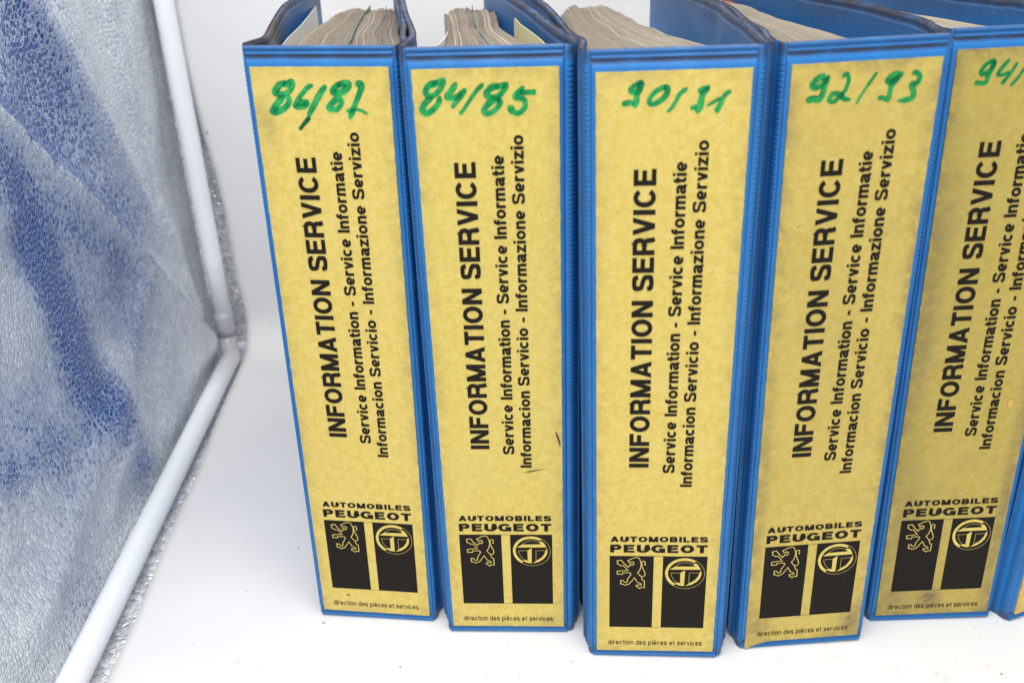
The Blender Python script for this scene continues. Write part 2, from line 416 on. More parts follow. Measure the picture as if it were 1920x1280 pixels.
HW={0:[(236,[(-1424,27943),(-1728,27769),(-1950,27522),(-1844,27437),(-1561,27433),(-1308,27568),(-1165,27770),(-1181,27921),(-1391,27832),(-1567,27747)],False),(236,[(-1522,27366),(-1842,27093),(-2114,26751),(-1991,26694),(-1690,26810),(-1436,27027),(-1363,27231),(-1475,27366)],False),(201,[(-295,27804),(-543,27682),(-863,27367),(-1087,27073),(-1140,26937),(-920,26897),(-674,26984),(-648,27098),(-826,27086),(-983,26960)],False),(213,[(249,27783),(-6,27482),(-315,27031),(-660,26506)],False),(147,[(-566,26495),(-753,26322),(-971,26089),(-1081,25973)],True),(236,[(1014,27884),(701,27773),(503,27550),(624,27483),(931,27529),(1160,27729),(1162,27862),(942,27861),(694,27706)],False),(213,[(864,27327),(545,27169),(281,26897),(389,26807),(626,26831),(839,27080),(813,27282)],False),(236,[(1473,27851),(1701,27829),(1716,27686),(1537,27307),(1308,26856),(1103,26435)],False),(130,[(991,26730),(1280,26811),(1604,26779),(1882,26633)],False)],1:[(216,[(-1868,28046),(-2179,27917),(-2359,27699),(-2310,27511),(-2056,27518),(-1815,27712),(-1660,27967),(-1677,28091),(-1924,27961),(-2134,27842)],False),(216,[(-1830,27488),(-1887,27190),(-2200,26894),(-2461,26819),(-2552,26978),(-2352,27275),(-2088,27419)],False),(203,[(-1118,27980),(-1336,27701),(-1528,27457),(-1431,27380),(-1175,27424),(-938,27593),(-767,27738)],False),(190,[(-806,27714),(-997,27445),(-1213,27200),(-1378,27003)],False),(147,[(-67,27919),(-382,27630),(-679,27239),(-926,26892),(-1087,26744)],False),(216,[(558,27868),(227,27752),(29,27522),(137,27395),(465,27401),(700,27631),(808,27862),(556,27807),(351,27713)],False),(216,[(563,27336),(206,27219),(-85,26925),(-17,26747),(292,26841),(530,27112),(563,27336)],False),(216,[(1506,27780),(1326,27592),(1171,27447),(1181,27348),(1469,27291),(1544,27090),(1484,26916),(1252,26745),(1001,26826),(955,26953),(1107,26974)],False),(203,[(1325,27543),(1676,27547),(1977,27548)],False)],2:[(191,[(-1112,28140),(-1347,28053),(-1570,27884),(-1533,27765),(-1318,27759),(-1180,27967)],False),(227,[(-1136,28129),(-1261,27875),(-1363,27594),(-1383,27357),(-1501,27229)],False),(179,[(-1406,27310),(-1646,27364),(-1909,27300)],False),(191,[(-232,27916),(-326,27914),(-607,27785),(-861,27509),(-832,27294),(-548,27358),(-270,27611),(-219,27868),(-373,27896)],False),(139,[(525,27859),(250,27643),(72,27317),(-87,27082),(-215,26990)],False),(191,[(1348,27870),(1116,27807),(934,27671)],False),(215,[(1313,27860),(1112,27642),(1042,27385),(984,27101),(835,26962)],False),(167,[(884,27199),(769,27131),(651,27098)],False),(179,[(2130,27719),(1906,27549),(1759,27222),(1610,26917)],False),(108,[(1265,27177),(1495,27301),(1769,27459)],False)],3:[(208,[(-1591,28078),(-1872,27946),(-2069,27734),(-1967,27604),(-1696,27713),(-1517,27975)],False),(221,[(-1462,28059),(-1574,27657),(-1635,27361),(-1770,27168),(-2006,27206),(-2256,27120)],False),(169,[(-897,27916),(-859,28037),(-732,28042),(-680,27805),(-750,27510),(-929,27270),(-1165,27057),(-1352,27118),(-1246,27338),(-987,27324),(-760,27135),(-523,27096)],False),(109,[(390,28078),(154,27708),(-83,27322),(-294,26906)],False),(195,[(1268,28029),(1002,27909),(847,27719),(1009,27660),(1264,27869),(1370,28036)],False),(182,[(1268,27844),(1023,27560),(968,27288),(939,27012),(720,27101),(531,27061)],False),(187,[(1747,27916),(1904,27982),(2072,27799),(1975,27581),(1790,27516),(1888,27286),(1895,27059),(1673,26970),(1313,26940)],False)],4:[(174,[(-1343,28072),(-1679,27912),(-1852,27636),(-1725,27523),(-1461,27688),(-1337,28037)],False),(181,[(-1362,27967),(-1510,27548),(-1598,27194),(-1814,27169),(-2045,27198)],False),(138,[(-781,28062),(-1003,27773),(-1174,27496),(-984,27451),(-679,27579)],False),(131,[(-449,27923),(-666,27507),(-959,27091)],False),(109,[(-40,27867),(-340,27312),(-578,27000)],False)]}
LOGO={'lion':[[(-1408,5718),(-1290,5760),(-1186,5844),(-1055,5879),(-949,5897),(-870,5848),(-800,5665),(-771,5498),(-776,5330),(-830,5127),(-933,4973),(-838,4839),(-743,4738),(-727,4619),(-672,4500),(-600,4491),(-591,4072),(-731,4087),(-815,4006),(-891,4085),(-972,4118),(-974,4221),(-840,4223),(-739,4225),(-762,4310),(-842,4350),(-923,4377),(-1075,4665),(-1192,4475),(-1336,4267),(-1416,4249),(-1523,4189),(-1631,4263),(-1738,4278),(-1721,4365),(-1741,4495),(-1620,4497),(-1566,4401),(-1485,4361),(-1405,4438),(-1420,4541),(-1329,4713),(-1238,4884),(-1292,4968),(-1452,4966),(-1638,4964),(-1656,4861),(-1771,4877),(-1904,4875),(-1891,4943),(-1914,5045),(-1786,5073),(-1387,5103),(-1495,5253),(-1616,5403),(-1736,5385),(-1803,5451),(-1909,5500),(-1883,5585),(-1924,5668),(-1818,5713),(-1712,5714),(-1578,5521),(-1377,5305),(-1325,5390),(-1259,5442),(-1179,5426),(-1114,5494),(-1129,5594),(-1196,5634),(-1288,5592),(-1368,5625),(-1408,5718)],[(-1366,5511),(-1207,5513)],[(-730,4738),(-611,4774),(-565,4894),(-603,5029),(-672,5197),(-723,5364),(-744,5499),(-734,5633),(-656,5684),(-581,5635),(-577,5440),(-639,5500)]],'tb':{'bar':[(584,5187),(841,5368),(1799,5381),(1688,5513),(1816,5582),(1954,5433),(2065,5193)],'stem':[(1105,4985),(1322,5156),(1307,4187),(1080,4218),(864,4335),(941,4398),(1114,4373)],'cres':[(2085,5150),(2110,4897),(2042,4659),(1893,4453),(1662,4278),(1361,4188),(1527,4345),(1809,4554),(1957,4793),(2013,4997)]},'thin':[[(1118,4985),(656,4978),(703,4776),(802,4573),(941,4398)],[(2013,4997),(1532,4990),(1527,4328)],[(841,5368),(1058,5555),(1291,5615),(1529,5578),(1688,5513)],[(816,4188),(903,4139),(995,4099),(1090,4069),(1188,4048),(1287,4038),(1386,4038),(1485,4048),(1582,4068),(1675,4098),(1765,4138),(1849,4186),(1928,4244),(2000,4309),(2064,4381),(2120,4459),(2167,4543),(2204,4631),(2232,4723),(2249,4817),(2257,4913),(2254,5009),(2241,5104),(2218,5198),(2185,5289),(2142,5376),(2091,5459),(2031,5536),(1964,5607),(1889,5670),(1809,5726)]],'ring':[(1820,5717),(1735,5767),(1646,5807),(1554,5838),(1459,5860),(1362,5872),(1265,5874),(1168,5866),(1073,5849),(981,5821),(892,5785),(807,5739),(729,5685),(656,5623),(590,5554),(533,5478),(483,5397),(443,5310),(412,5220),(392,5126),(381,5031),(380,4935),(390,4839),(410,4744),(440,4651),(480,4562),(529,4477),(586,4397),(652,4323),(726,4256),(805,4197),(892,4320),(823,4368),(760,4422),(702,4482),(652,4548),(609,4618),(574,4691),(547,4768),(528,4846),(518,4926),(517,5006),(525,5085),(541,5163),(566,5239),(599,5312),(640,5380),(688,5444),(743,5503),(804,5556),(871,5602),(942,5641),(1017,5673),(1096,5697),(1177,5713),(1259,5721),(1342,5720),(1425,5712),(1507,5695),(1586,5670),(1663,5638),(1736,5598)]}
def scaled(pts): return [(a*1e-5, b*1e-5+VB) for a, b in pts]
_PM = {}
def print_parts(card, with_years=None):
    """flat print on a card: two black fields, two emblems, the lines of type, the handwriting"""
    if 'blk' not in _PM:
        def quad(u0, u1, v0, v1):
            m = MB(); q = [m.vert(p) for p in ((u0, -.00056, v0+VB), (u1, -.00056, v0+VB), (u1, -.00056, v1+VB), (u0, -.00056, v1+VB))]; m.face(q); return m
        a = quad(-.02270, -.00175, .01546, .05970).build('black_field', MAT['ink']); b = quad(.00262, .02348, .01546, .05970).build('black_field', MAT['ink'])
        rules = []
        for (u0, u1, v0, v1) in ((-.00175, .00262, .01546, .01560), (-.00175, .00262, .05955, .05970)):
            thin = MB(); q = [thin.vert(p) for p in ((u0, -.00056, v0+VB), (u1, -.00056, v0+VB), (u1, -.00056, v1+VB), (u0, -.00056, v1+VB))]; thin.face(q); rules.append(thin.build('black_rule', MAT['ink']))
        lm = MB()
        for i, p in enumerate(LOGO['lion']): ribbon(lm, scaled(p), .00042 if i != 1 else .00028, -.00062-.000004*i, closed=(i == 0))
        d = lm.build('lion_emblem', MAT['gold_print'])
        tm = MB()
        for k in ('bar', 'stem', 'cres'): polygon(tm, scaled(LOGO['tb'][k]), -.00062)
        rp = scaled(LOGO['ring']); n = len(rp)//2; b0 = len(tm.v)
        for p in rp: tm.vert((p[0], -.000625, p[1]), edge=0.0)
        for i in range(n-1): tm.face((b0+i, b0+i+1, b0+len(rp)-2-i, b0+len(rp)-1-i))
        for p in LOGO['thin']: ribbon(tm, scaled(p), .00016, -.00063)
        e = tm.build('round_letter_emblem', MAT['gold_print'])
        _PM['blk'] = [('black_field', a.data), ('black_field', b.data), ('black_rule', rules[0].data), ('black_rule', rules[1].data), ('lion_emblem', d.data), ('round_letter_emblem', e.data)]
        for o in (a, b, d, e, *rules): bpy.data.objects.remove(o)
        for nm, mb in PRINT:
            o = mb.build(nm, MAT['ink']); _PM['blk'].append((nm, o.data)); bpy.data.objects.remove(o)
    for nm, me in _PM['blk']:
        o = bpy.data.objects.new(nm, me); COL.objects.link(o); o.parent = card
    if with_years is not None:
        mm = MB(); md = MB(); n = 0
        for w, pts, dark in HW[with_years]:
            pp = [(p.x, p.y) for p in crom([(a, b, 0) for a, b in scaled(pts)], 7)]
            seg = len(pp)
            ph = random.uniform(0, 6)
            tp = (lambda s, ph=ph: (0.90+0.10*math.sin(5*s+ph))*min(1.0, 0.45+6*min(s, 1-s)))
            ribbon(md if dark else mm, pp, w*1.2e-5, -.00064-.000012*n, taper=tp, rows=3, jag=0.05)
            n += 1
        mm.build('marker_writing', MAT['marker'], card)
        if md.v: md.build('marker_writing', MAT['marker_dark'], card)

SH = 0.2975    # spine height
def spine_mesh():
    mb = MB()
    zs = [0, .0005, .0009, .0013, .0018, .0024, .003, .0036, .0044, .0055, .007, .009]
    zrow = zs+[.009+(SH-.018)*i/30 for i in range(1, 30)]+[SH-z for z in reversed(zs)]
    us = [-.0308, -.0306, -.0303, -.0299, -.0295, -.0288]; ucol = us+[-.0288+.0576*i/14 for i in range(1, 14)]+[-u for u in reversed(us)]
    ev = [0, .0005, .0010, .0015, .0020, .0026, .0031, .0037, .0046, .0062]; ew = [.0007, -.0002, .0000, .0012, .0016, .0006, .0003, .0018, .0012, .0004]
    gv = [0, .0010, .0017, .0024, .0031, .0036, .0044, .0052]; gg = [.6, .0, .35, .05, .25, 1.0, .75, 0]
    fu = [0, .0003, .0008, .0014]; fw = [.0012, .0007, .0005, .0004]
    grid = []
    for z in zrow:
        e = min(z, SH-z); row = []
        for u in ucol:
            s = .0308-abs(u)
            w = max(interp(e, ev, ew), interp(s, fu, fw) if e > .0012 else .0004)
            if e > .006 and s > .002: w += .00012*noise.noise((u*60, z*40, 1))
            gr = interp(e, gv, gg)*(1.0 if z > SH/2 else .5)
            if s < .0008: gr = max(gr, .25)
            row.append(mb.vert((u, w, z), grime=gr))
        grid.append(row)
    for i in range(len(grid)-1):
        for j in range(len(ucol)-1): mb.face((grid[i][j], grid[i][j+1], grid[i+1][j+1], grid[i+1][j]))
    # back face, closed round the rim
    b = [mb.vert(p, grime=.5) for p in ((-.0308, .0032, 0), (.0308, .0032, 0), (.0308, .0032, SH), (-.0308, .0032, SH))]
    mb.face((b[1], b[0], b[3], b[2]))
    mb.face((b[0], b[1])+tuple(reversed(grid[0]))); mb.face((b[2], b[3])+tuple(grid[-1]))
    mb.face((b[3], b[0])+tuple(r[0] for r in grid)); mb.face((b[1], b[2])+tuple(r[-1] for r in reversed(grid)))
    return mb
def hinge_mesh(side, out=(.0364, .0075), flare=1.0):
    """ribbed welded hinge: curls from the spine edge back to the cover"""
    mb = MB(); ox, oy = out
    prof = [(.0307, .0022, 0), (.0309, .0014, 0), (.0313, .0013, .3), (.0318, .0018, 1), (.0322, .0030, 1), (.0324, .0043, 1), (.0325, .0054, .4), (.0323, .0062, 0), (.0326, .0073, 0), (.0331, .0085, 0), (ox, oy, 0)]
    prof = [(.0307+(a-.0307)*flare if i < len(prof)-1 else a, b*(1 if flare == 1 else .9), k) for i, (a, b, k) in enumerate(prof)]
    pitch = .0020; nr = int((SH-.010)/pitch); rows = [0, .0008, .002, .004]
    zz = [(0, 0), (.0008, 0), (.003, 0)]
    for k in range(nr):
        for j, a in enumerate((0.0, .25, .5, .80)): zz.append((.005+pitch*(k+a), (0, .9, 1.0, .35)[j]))
    zz += [(SH-.003, 0), (SH-.0008, 0), (SH, 0)]
    grid = []
    for z, r in zz:
        row = []
        for i, (u, w, k) in enumerate(prof):
            e = min(z, SH-z)
            ww = w-.00035*r*k + (.0006 if e < .0005 else 0); u += (.00030 if flare > 1 else .00018)*r*k-.0001
            gr = (.55 if e < .004 else .12) + (.45*(1-r) if k > .3 else .15*noise.noise((z*40, side*3, u*300)))
            row.append(mb.vert((side*u, ww, z), grime=max(0, gr)*.75))
        grid.append(row)
    for i in range(len(grid)-1):
        for j in range(len(prof)-1):
            q = (grid[i][j], grid[i][j+1], grid[i+1][j+1], grid[i+1][j])
            mb.face(q if side > 0 else q[::-1])
    return mb
def cover_mesh(path, tall=SH, thick=.0016):
    P = crom([(x, y, 0) for x, y in path], 7); mb = MB()
    prof = [(-.0005, 0), (-.0006, .0022), (-1, .0042), (-1, tall*.5), (-1, tall-.040), (-1, tall-.012), (-1, tall-.0046), (-.0013, tall-.0034), (-.0016, tall-.0012), (-.0012, tall), (-.0008, tall-.0007)]
    prof = [((a if a != -1 else -thick), z) for a, z in prof]; prof += [(-a, z) for a, z in reversed(prof)]
    rings = []
    for i, p in enumerate(P):
        t = (P[min(i+1, len(P)-1)]-P[max(i-1, 0)]).normalized(); nn = Vector((t.y, -t.x, 0))
        row = []
        s = i/(len(P)-1)
        sag = .0006*math.sin(s*9+path[0][0]*90)*s
        for a, z in prof:
            zz = z - .0012*s*noise.noise((s*6, path[0][0]*10, 0)) if z > tall*.6 else z
            e = min(z, tall-z)
            gr = interp(tall-z, [0, .001, .003, .005, .009, .014], [.95, .9, .6, .35, .15, .0]) if z > tall/2 else interp(z, [0, .004, .01], [.6, .5, 0])
            q = p+nn*(a+sag*(z/tall))
            row.append(mb.vert((q.x, q.y, zz), grime=gr))
        rings.append(row)
    n = len(prof)
    for i in range(len(rings)-1):
        for j in range(n): mb.face((rings[i][j], rings[i][(j+1) % n], rings[i+1][(j+1) % n], rings[i+1][j]))
    mb.face(rings[0][::-1]); mb.face(rings[-1])
    return mb
def pages_mesh(left, right, y0, y1, N, top, seed, wob=.0012, rag=.006):
    rnd = random.Random(seed); mb = MB(); ns = 16
    gh = 0; gy = 0; gp = 0; tone = 1
    for j in range(N):
        if j == 0 or rnd.random() < .14: gh = rnd.uniform(-.0009, .0006); gy = rnd.uniform(-rag, rag*.4); tone = rnd.uniform(.78, 1.08)
        t = (j+.5)/N
        corner = -.012*max(0, .06-t)/.06-.010*max(0, t-.95)/.05
        ye = y1+gy+corner+rnd.uniform(-.0015, .0008); ys = y0+rnd.uniform(-.002, .002)
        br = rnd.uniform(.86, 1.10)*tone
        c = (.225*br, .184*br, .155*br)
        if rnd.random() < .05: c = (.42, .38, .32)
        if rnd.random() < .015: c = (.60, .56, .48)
        prev = None
        hj = gh+rnd.uniform(-.0004, .0004); wd = rnd.choice((.98, .98, .9, .75))
        for k in range(ns+1):
            s = k/ns; y = ys+(ye-ys)*s
            xl = lerp_path(left, y); xr = lerp_path(right, y); pitch = (xr-xl)/N; th = pitch*.5*wd
            sw = wob*math.sin(s*2*math.pi*1.6+seed+t*1.3)*math.sin(math.pi*min(1, s*1.2+.1))*(.5+.5*t)+.0009*math.sin(s*17+seed*2)*(1-abs(2*t-1))
            x = xl+(xr-xl)*t+sw
            zt = top+hj-.0020*max(0, s-.86)/.14*(1+3*max(0, abs(2*t-1)-.8)*5)+.0012*noise.noise((y*45, t*5, seed))
            cc = tuple(q*(1+.25*noise.noise((y*30+j*.7, t*30, seed))) for q in c)
            row = [mb.vert((x-th, y, .010), sheet=cc), mb.vert((x-th, y, zt), sheet=cc), mb.vert((x+th, y, zt), sheet=cc), mb.vert((x+th, y, .010), sheet=cc)]
            if prev:
                for a in range(3): mb.face((prev[a], prev[a+1], row[a+1], row[a]), 1 if a == 1 else 0)
            else: mb.face(row, 0)
            prev = row
        mb.face(prev[::-1], 1)
    return mb
def sheet_mesh(path, z0, z1, th=.00035, crumple=.0, tilt=0.0):
    P = crom([(x, y, 0) for x, y in path], 6); mb = MB(); rings = []
    zs = [z0, (z0+z1)/2, z1-.02, z1]
    for i, p in enumerate(P):
        t = (P[min(i+1, len(P)-1)]-P[max(i-1, 0)]).normalized(); nn = Vector((t.y, -t.x, 0)); s = i/(len(P)-1); row = []
        for sg in (-1, 1):
            for z in (zs if sg < 0 else zs[::-1]):
                zz = z+crumple*noise.noise((s*5, path[0][0]*30, 2)) if z == z1 else z
                q = p+nn*(sg*th/2+tilt*(z-z0)); row.append(mb.vert((q.x, q.y, zz)))
        rings.append(row)
    n = len(rings[0])
    for i in range(len(rings)-1):
        for j in range(n): mb.face((rings[i][j], rings[i][(j+1) % n], rings[i+1][(j+1) % n], rings[i+1][j]))
    mb.face(rings[0][::-1]); mb.face(rings[-1])
    return mb

# shared meshes
_sp = spine_mesh(); _hl = {}
def card_mesh(cut=None, torn=0.0, seed=1, smudges=()):
    mb = MB(); hw = .02888; v0, v1 = VB, .285+VB
    nu, nv = 30, 170; grid = []
    for i in range(nv+1):
        row = []
        for j in range(nu+1):
            s, t = j/nu, i/nv; u = -hw+2*hw*s; v = v0+(v1-v0)*t
            bl = 0
            if cut: # lower edge swings down at one corner
                bl = cut*max(0, 1-s*4.2)**1.5*max(0, 1-t*8)
            if j in (0, nu): u += torn*.0005*noise.noise((v*260, seed, j))*(1 if j == 0 else -1)
            if i in (0, nv): v += torn*.0003*noise.noise((u*300, seed, i))
            e = min(u+hw, hw-u, v-v0, v1-v)
            row.append(mb.vert((u, -.00045+.00006*noise.noise((u*25, v*18, seed)), v-bl), edge=max(0, 1-e/.006), smudge=sum(a*math.exp(-((u-su)/ru)**2-((v-VB-sv)/rv)**2) for su, sv, ru, rv, a in smudges)*(1+.8*noise.noise((u*400, v*400, seed)))))
        grid.append(row)
    for i in range(nv):
        for j in range(nu): mb.face((grid[i][j], grid[i][j+1], grid[i+1][j+1], grid[i+1][j]))
    ring = [grid[0][j] for j in range(nu+1)]+[grid[i][nu] for i in range(1, nv+1)]+[grid[nv][j] for j in range(nu-1, -1, -1)]+[grid[i][0] for i in range(nv-1, 0, -1)]
    back = [mb.vert((mb.v[k][0], .0006, mb.v[k][2]), edge=1.0) for k in ring]
    for i in range(len(ring)): k = (i+1) % len(ring); mb.face((ring[k], ring[i], back[i], back[k]))
    return mb

def binder(X, Y, yaw, lean, roll, left, right, pages, grime, tone, label, years, seed, sheets=(), label_card=None, cut=None, torn=.45, no_print=False, smudges=(), dark=.40, flare=(1.0, 1.0)):
    M = Matrix.Rotation(math.radians(yaw), 4, 'Z') @ Matrix.Rotation(math.radians(-lean), 4, 'X') @ Matrix.Rotation(math.radians(roll), 4, 'Y')
    P = Matrix.Translation((X, Y, VB)) @ M @ Matrix.Translation((0, 0, -VB))
    root = bpy.data.objects.new('ring_binder', None); COL.objects.link(root); root.matrix_world = P; root.empty_display_size = .03
    tag(root, label, 'binder', 'blue service binders standing in a row')
    inv = P.inverted()
    def loc2(pts):
        out = []
        for x, y in pts:
            q = inv @ Vector((x, y, .30)); out.append((q.x, q.y))
        return out
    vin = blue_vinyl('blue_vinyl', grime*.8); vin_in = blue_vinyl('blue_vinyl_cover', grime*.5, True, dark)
    _sp.build('spine_panel', vin, root, True)
    L = loc2(left); R = loc2(right)
    for s, path, fl in ((-1, L, flare[0]), (1, R, flare[1])):
        hu = .0333+(fl-1)*.0019; start = (s*hu, .0100)
        hinge_mesh(s, (hu, .0100), fl).build('ribbed_hinge', vin, root, True)
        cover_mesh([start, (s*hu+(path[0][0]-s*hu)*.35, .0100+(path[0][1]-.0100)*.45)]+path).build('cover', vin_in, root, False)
    # paper: built in the binder's own frame
    pl, pr, y0, y1, N, top, wob = pages
    pm = pages_mesh(pl, pr, y0, y1, N, top, seed, wob)
    pm.v = [tuple(inv @ Vector(v)) for v in pm.v]
    tag(pm.build('page_stack', [MAT['pface'], MAT['pedge']], root), kind='stuff')
    for nm, path, z0, z1, mat, cr, lab in sheets:
        sm = sheet_mesh(path, z0, z1, crumple=cr); sm.v = [tuple(inv @ Vector(v)) for v in sm.v]
        o = sm.build(nm, MAT[mat], root)
        if lab: o['label'] = lab
    cardm = gold_card('gold_card', grime, tone, seed)
    card = card_mesh(cut, torn, seed, smudges).build('label_card', cardm, root, False)
    if not no_print: print_parts(card, years)
    if label_card: card['label'] = label_card
    return root, card

def mark(card, pts, w, mat, name='scuff_mark'):
    mb = MB(); ribbon(mb, pts, w, -.00070, taper=lambda s: max(.15, 1-abs(2*s-1)**1.5), rows=2, jag=.5)
    return mb.build(name, mat, card)
scuff = plain('dark_scuff', (0.05, 0.035, 0.025), .7, nscale=1500, amt=.6, bump=0)
stain_m = plain('orange_stain', (0.62, 0.36, 0.10), .55, nscale=600, amt=.2, bump=0)

def diag_sheet(pl, pr, t, y0, y1, w=0): # a coloured divider lying inside the stack at fraction t
    ys = [y0+(y1-y0)*i/6 for i in range(7)]
    return [(lerp_path(pl, y)+(lerp_path(pr, y)-lerp_path(pl, y))*t+w*math.sin(i*1.1), y) for i, y in enumerate(ys)]

# 1
pl = [(-.105, .40), (-.105, .506), (-.103, .582), (-.105, .665)]; pr = [(-.045, .40), (-.048, .463), (-.064, .624), (-.070, .665)]
b1, c1 = binder(-.077577, .389675, -7.21089, -.06485, .67508,
    [(-.1015, .418), (-.1045, .440), (-.1098, .473), (-.1155, .520), (-.1187, .568), (-.1200, .655)], [(-.0425, .42), (-.0460, .46), (-.0560, .556), (-.067, .640)],
    (pl, pr, .41, .655, 130, .2845, .0016), .07, (1.0, 1.0, 1.05),
    'leftmost blue ring binder, 86/87 in green marker on its gold label', 0, 11, dark=1.0, smudges=[(-.0235, .262, .004, .010, .35), (.026, .003, .002, .002, .3)],
    sheets=[('loose_sheet', [(-.099, .415), (-.106, .470), (-.111, .55), (-.119, .640)], .012, .2875, 'sheet_white', .001, 'white sheet curling away from the stack'),
            ('divider_sheet', diag_sheet(pl, pr, .50, .415, .655, .0015), .012, .2851, 'tab_green', .0003, 'green divider sheet'),
            ('divider_sheet', diag_sheet(pl, pr, .80, .415, .650, .001), .012, .2848, 'tab_green', .0003, None)])
mark(c1, [(-.0160, .0116+VB), (-.0145, .0109+VB), (-.0130, .0112+VB)], .0007, scuff)
# 2
pl = [(-.027, .38), (-.027, .459), (-.029, .54), (-.034, .588), (-.036, .645)]; pr = [(.018, .38), (.0135, .449), (.0030, .500), (-.001, .542), (-.004, .645)]
b2, c2 = binder(-.006922, .375961, -3.30796, -.59149, .03660,
    [(-.0375, .405), (-.0395, .43), (-.0475, .491), (-.0545, .554), (-.066, .640)], [(.0268, .398), (.0235, .412), (.0165, .467), (.0075, .536), (-.009, .640)],
    (pl, pr, .40, .640, 125, .2845, .0010), .09, (.97, .98, 1.0),
    'blue ring binder with 84/85 in green marker and dark scratches on its label', 1, 23, flare=(1.0, 2.2), smudges=[(-.026, .004, .006, .006, -.0), (.0205, .0045, .004, .003, .45)],
    sheets=[('loose_sheet', [(-.0355, .405), (-.0345, .445), (-.029, .490), (-.0285, .520)], .012, .2845, 'sheet_white', .001, 'cream sheet bent out to the left of the stack'),
            ('loose_sheet', [(.0205, .392), (.0165, .43), (.0100, .480), (.0068, .505)], .012, .2915, 'sheet_cream', .001, 'yellowed sheet standing above the stack'),
            ('divider_sheet', diag_sheet(pl, pr, .55, .405, .640, .0008), .012, .2847, 'tab_teal', .0003, 'teal divider sheet')])
mark(c2, [(.0258, .1198+VB), (.0266, .1175+VB), (.0274, .1145+VB), (.0280, .1115+VB)], .0011, scuff)
mark(c2, [(.0105, .0966+VB), (.0135, .0972+VB), (.0165, .0980+VB), (.0205, .0986+VB)], .0006, scuff)
# 3
pl = [(.036, .36), (.0365, .447), (.036, .594), (.040, .640)]; pr = [(.0985, .36), (.0965, .442), (.082, .490), (.073, .530), (.067, .640)]
b3, c3 = binder(.066402, .354987, -4.65253, -.19576, -.58520,
    [(.0322, .386), (.0285, .408), (.0262, .464), (.0215, .53), (.012, .628)], [(.1015, .390), (.1028, .412), (.1038, .45), (.1068, .50), (.098, .635)],
    (pl, pr, .375, .628, 140, .2845, .0022), .07, (.98, .98, 1.0),
    'blue ring binder marked 90/91 in green marker, standing nearest in mid-row', 2, 37, flare=(1.4, 1.9),
    sheets=[('loose_sheet', [(.0975, .385), (.0985, .435), (.0850, .488), (.0745, .530), (.069, .62)], .012, .2815, 'sheet_cream', .001, 'cream sheet beside the stack'),
            ('divider_sheet', diag_sheet(pl, pr, .62, .380, .56, .0015), .012, .2846, 'tab_red', .0003, 'red divider sheet')])
# 4
pl = [(.112, .36), (.114, .45), (.1165, .53), (.112, .64)]; pr = [(.170, .36), (.160, .456), (.155, .487), (.149, .536), (.143, .640)]
b4, c4_ = binder(.141710, .359738, 2.41557, .15280, -.84379,
    [(.1072, .398), (.1080, .43), (.1118, .500), (.1030, .635)], [(.1750, .402), (.1740, .435), (.1665, .500), (.1450, .640)],
    (pl, pr, .380, .632, 120, .2845, .0010), .30, (.85, .84, .82),
    'blue ring binder marked 92/93 in green, label corner curling at lower left', 3, 41, cut=.0042, smudges=[(.024, .009, .006, .010, .7), (-.022, .012, .006, .010, .5), (-.026, .10, .003, .06, .3), (.0, .16, .02, .05, .12)],
    sheets=[('divider_sheet', diag_sheet(pl, pr, .985, .385, .632, .0), .012, .2840, 'tab_red', .0001, None)])
st = MB(); polygon(st, [(.0189+.0012*math.cos(a)*(1+.2*math.cos(a)), .1253+VB+.0022*math.sin(a)) for a in [i*math.pi/8 for i in range(16)]], -.00068); st.build('stain', stain_m, c4_)
# 5
pl = [(.184, .38), (.183, .44), (.176, .50), (.165, .645)]; pr = [(.241, .38), (.232, .470), (.219, .515), (.212, .570), (.200, .650)]
b5, c5 = binder(.213953, .374579, -.54334, 1.10801, -.96262,
    [(.1805, .415), (.1790, .445), (.1725, .505), (.1510, .640)], [(.2475, .415), (.2460, .445), (.2390, .510), (.228, .655)],
    (pl, pr, .400, .640, 110, .2845, .0010), .42, (.70, .69, .64),
    'blue ring binder with grimy gold label whose green marking starts 94/', 4, 53, smudges=[(-.0027, .0105, .0055, .0055, 1.0), (-.020, .012, .006, .012, .5), (-.024, .17, .004, .06, .45), (-.02, .06, .006, .04, .4), (.026, .06, .003, .06, .5)],
    sheets=[('divider_sheet', diag_sheet(pl, pr, .985, .405, .64, .0), .012, .2840, 'tab_red', .0001, None)])
st = MB(); polygon(st, [(.0196+.0012*math.cos(a), .1237+VB+.0024*math.sin(a)) for a in [i*math.pi/8 for i in range(16)]], -.00068); st.build('stain', stain_m, c5)
# 6
pl = [(.262, .39), (.25, .48), (.24, .60)]; pr = [(.300, .40), (.29, .50), (.285, .62)]
b6, c6 = binder(.2835, .3815, 20.0, 0, 0,
    [(.2485, .395), (.2465, .43), (.2400, .52), (.233, .655)], [(.314, .41), (.310, .45), (.300, .55), (.29, .66)],
    (pl, pr, .42, .640, 70, .2845, .0010), .10, (1.12, 1.0, .95),
    'rightmost blue ring binder, turned aside, its plain gold label mostly out of view', None, 67, no_print=True,
    sheets=[('loose_sheet', [(.256, .42), (.252, .46), (.246, .53), (.240, .62)], .012, .292, 'sheet_pink', .001, 'pink sheet')])

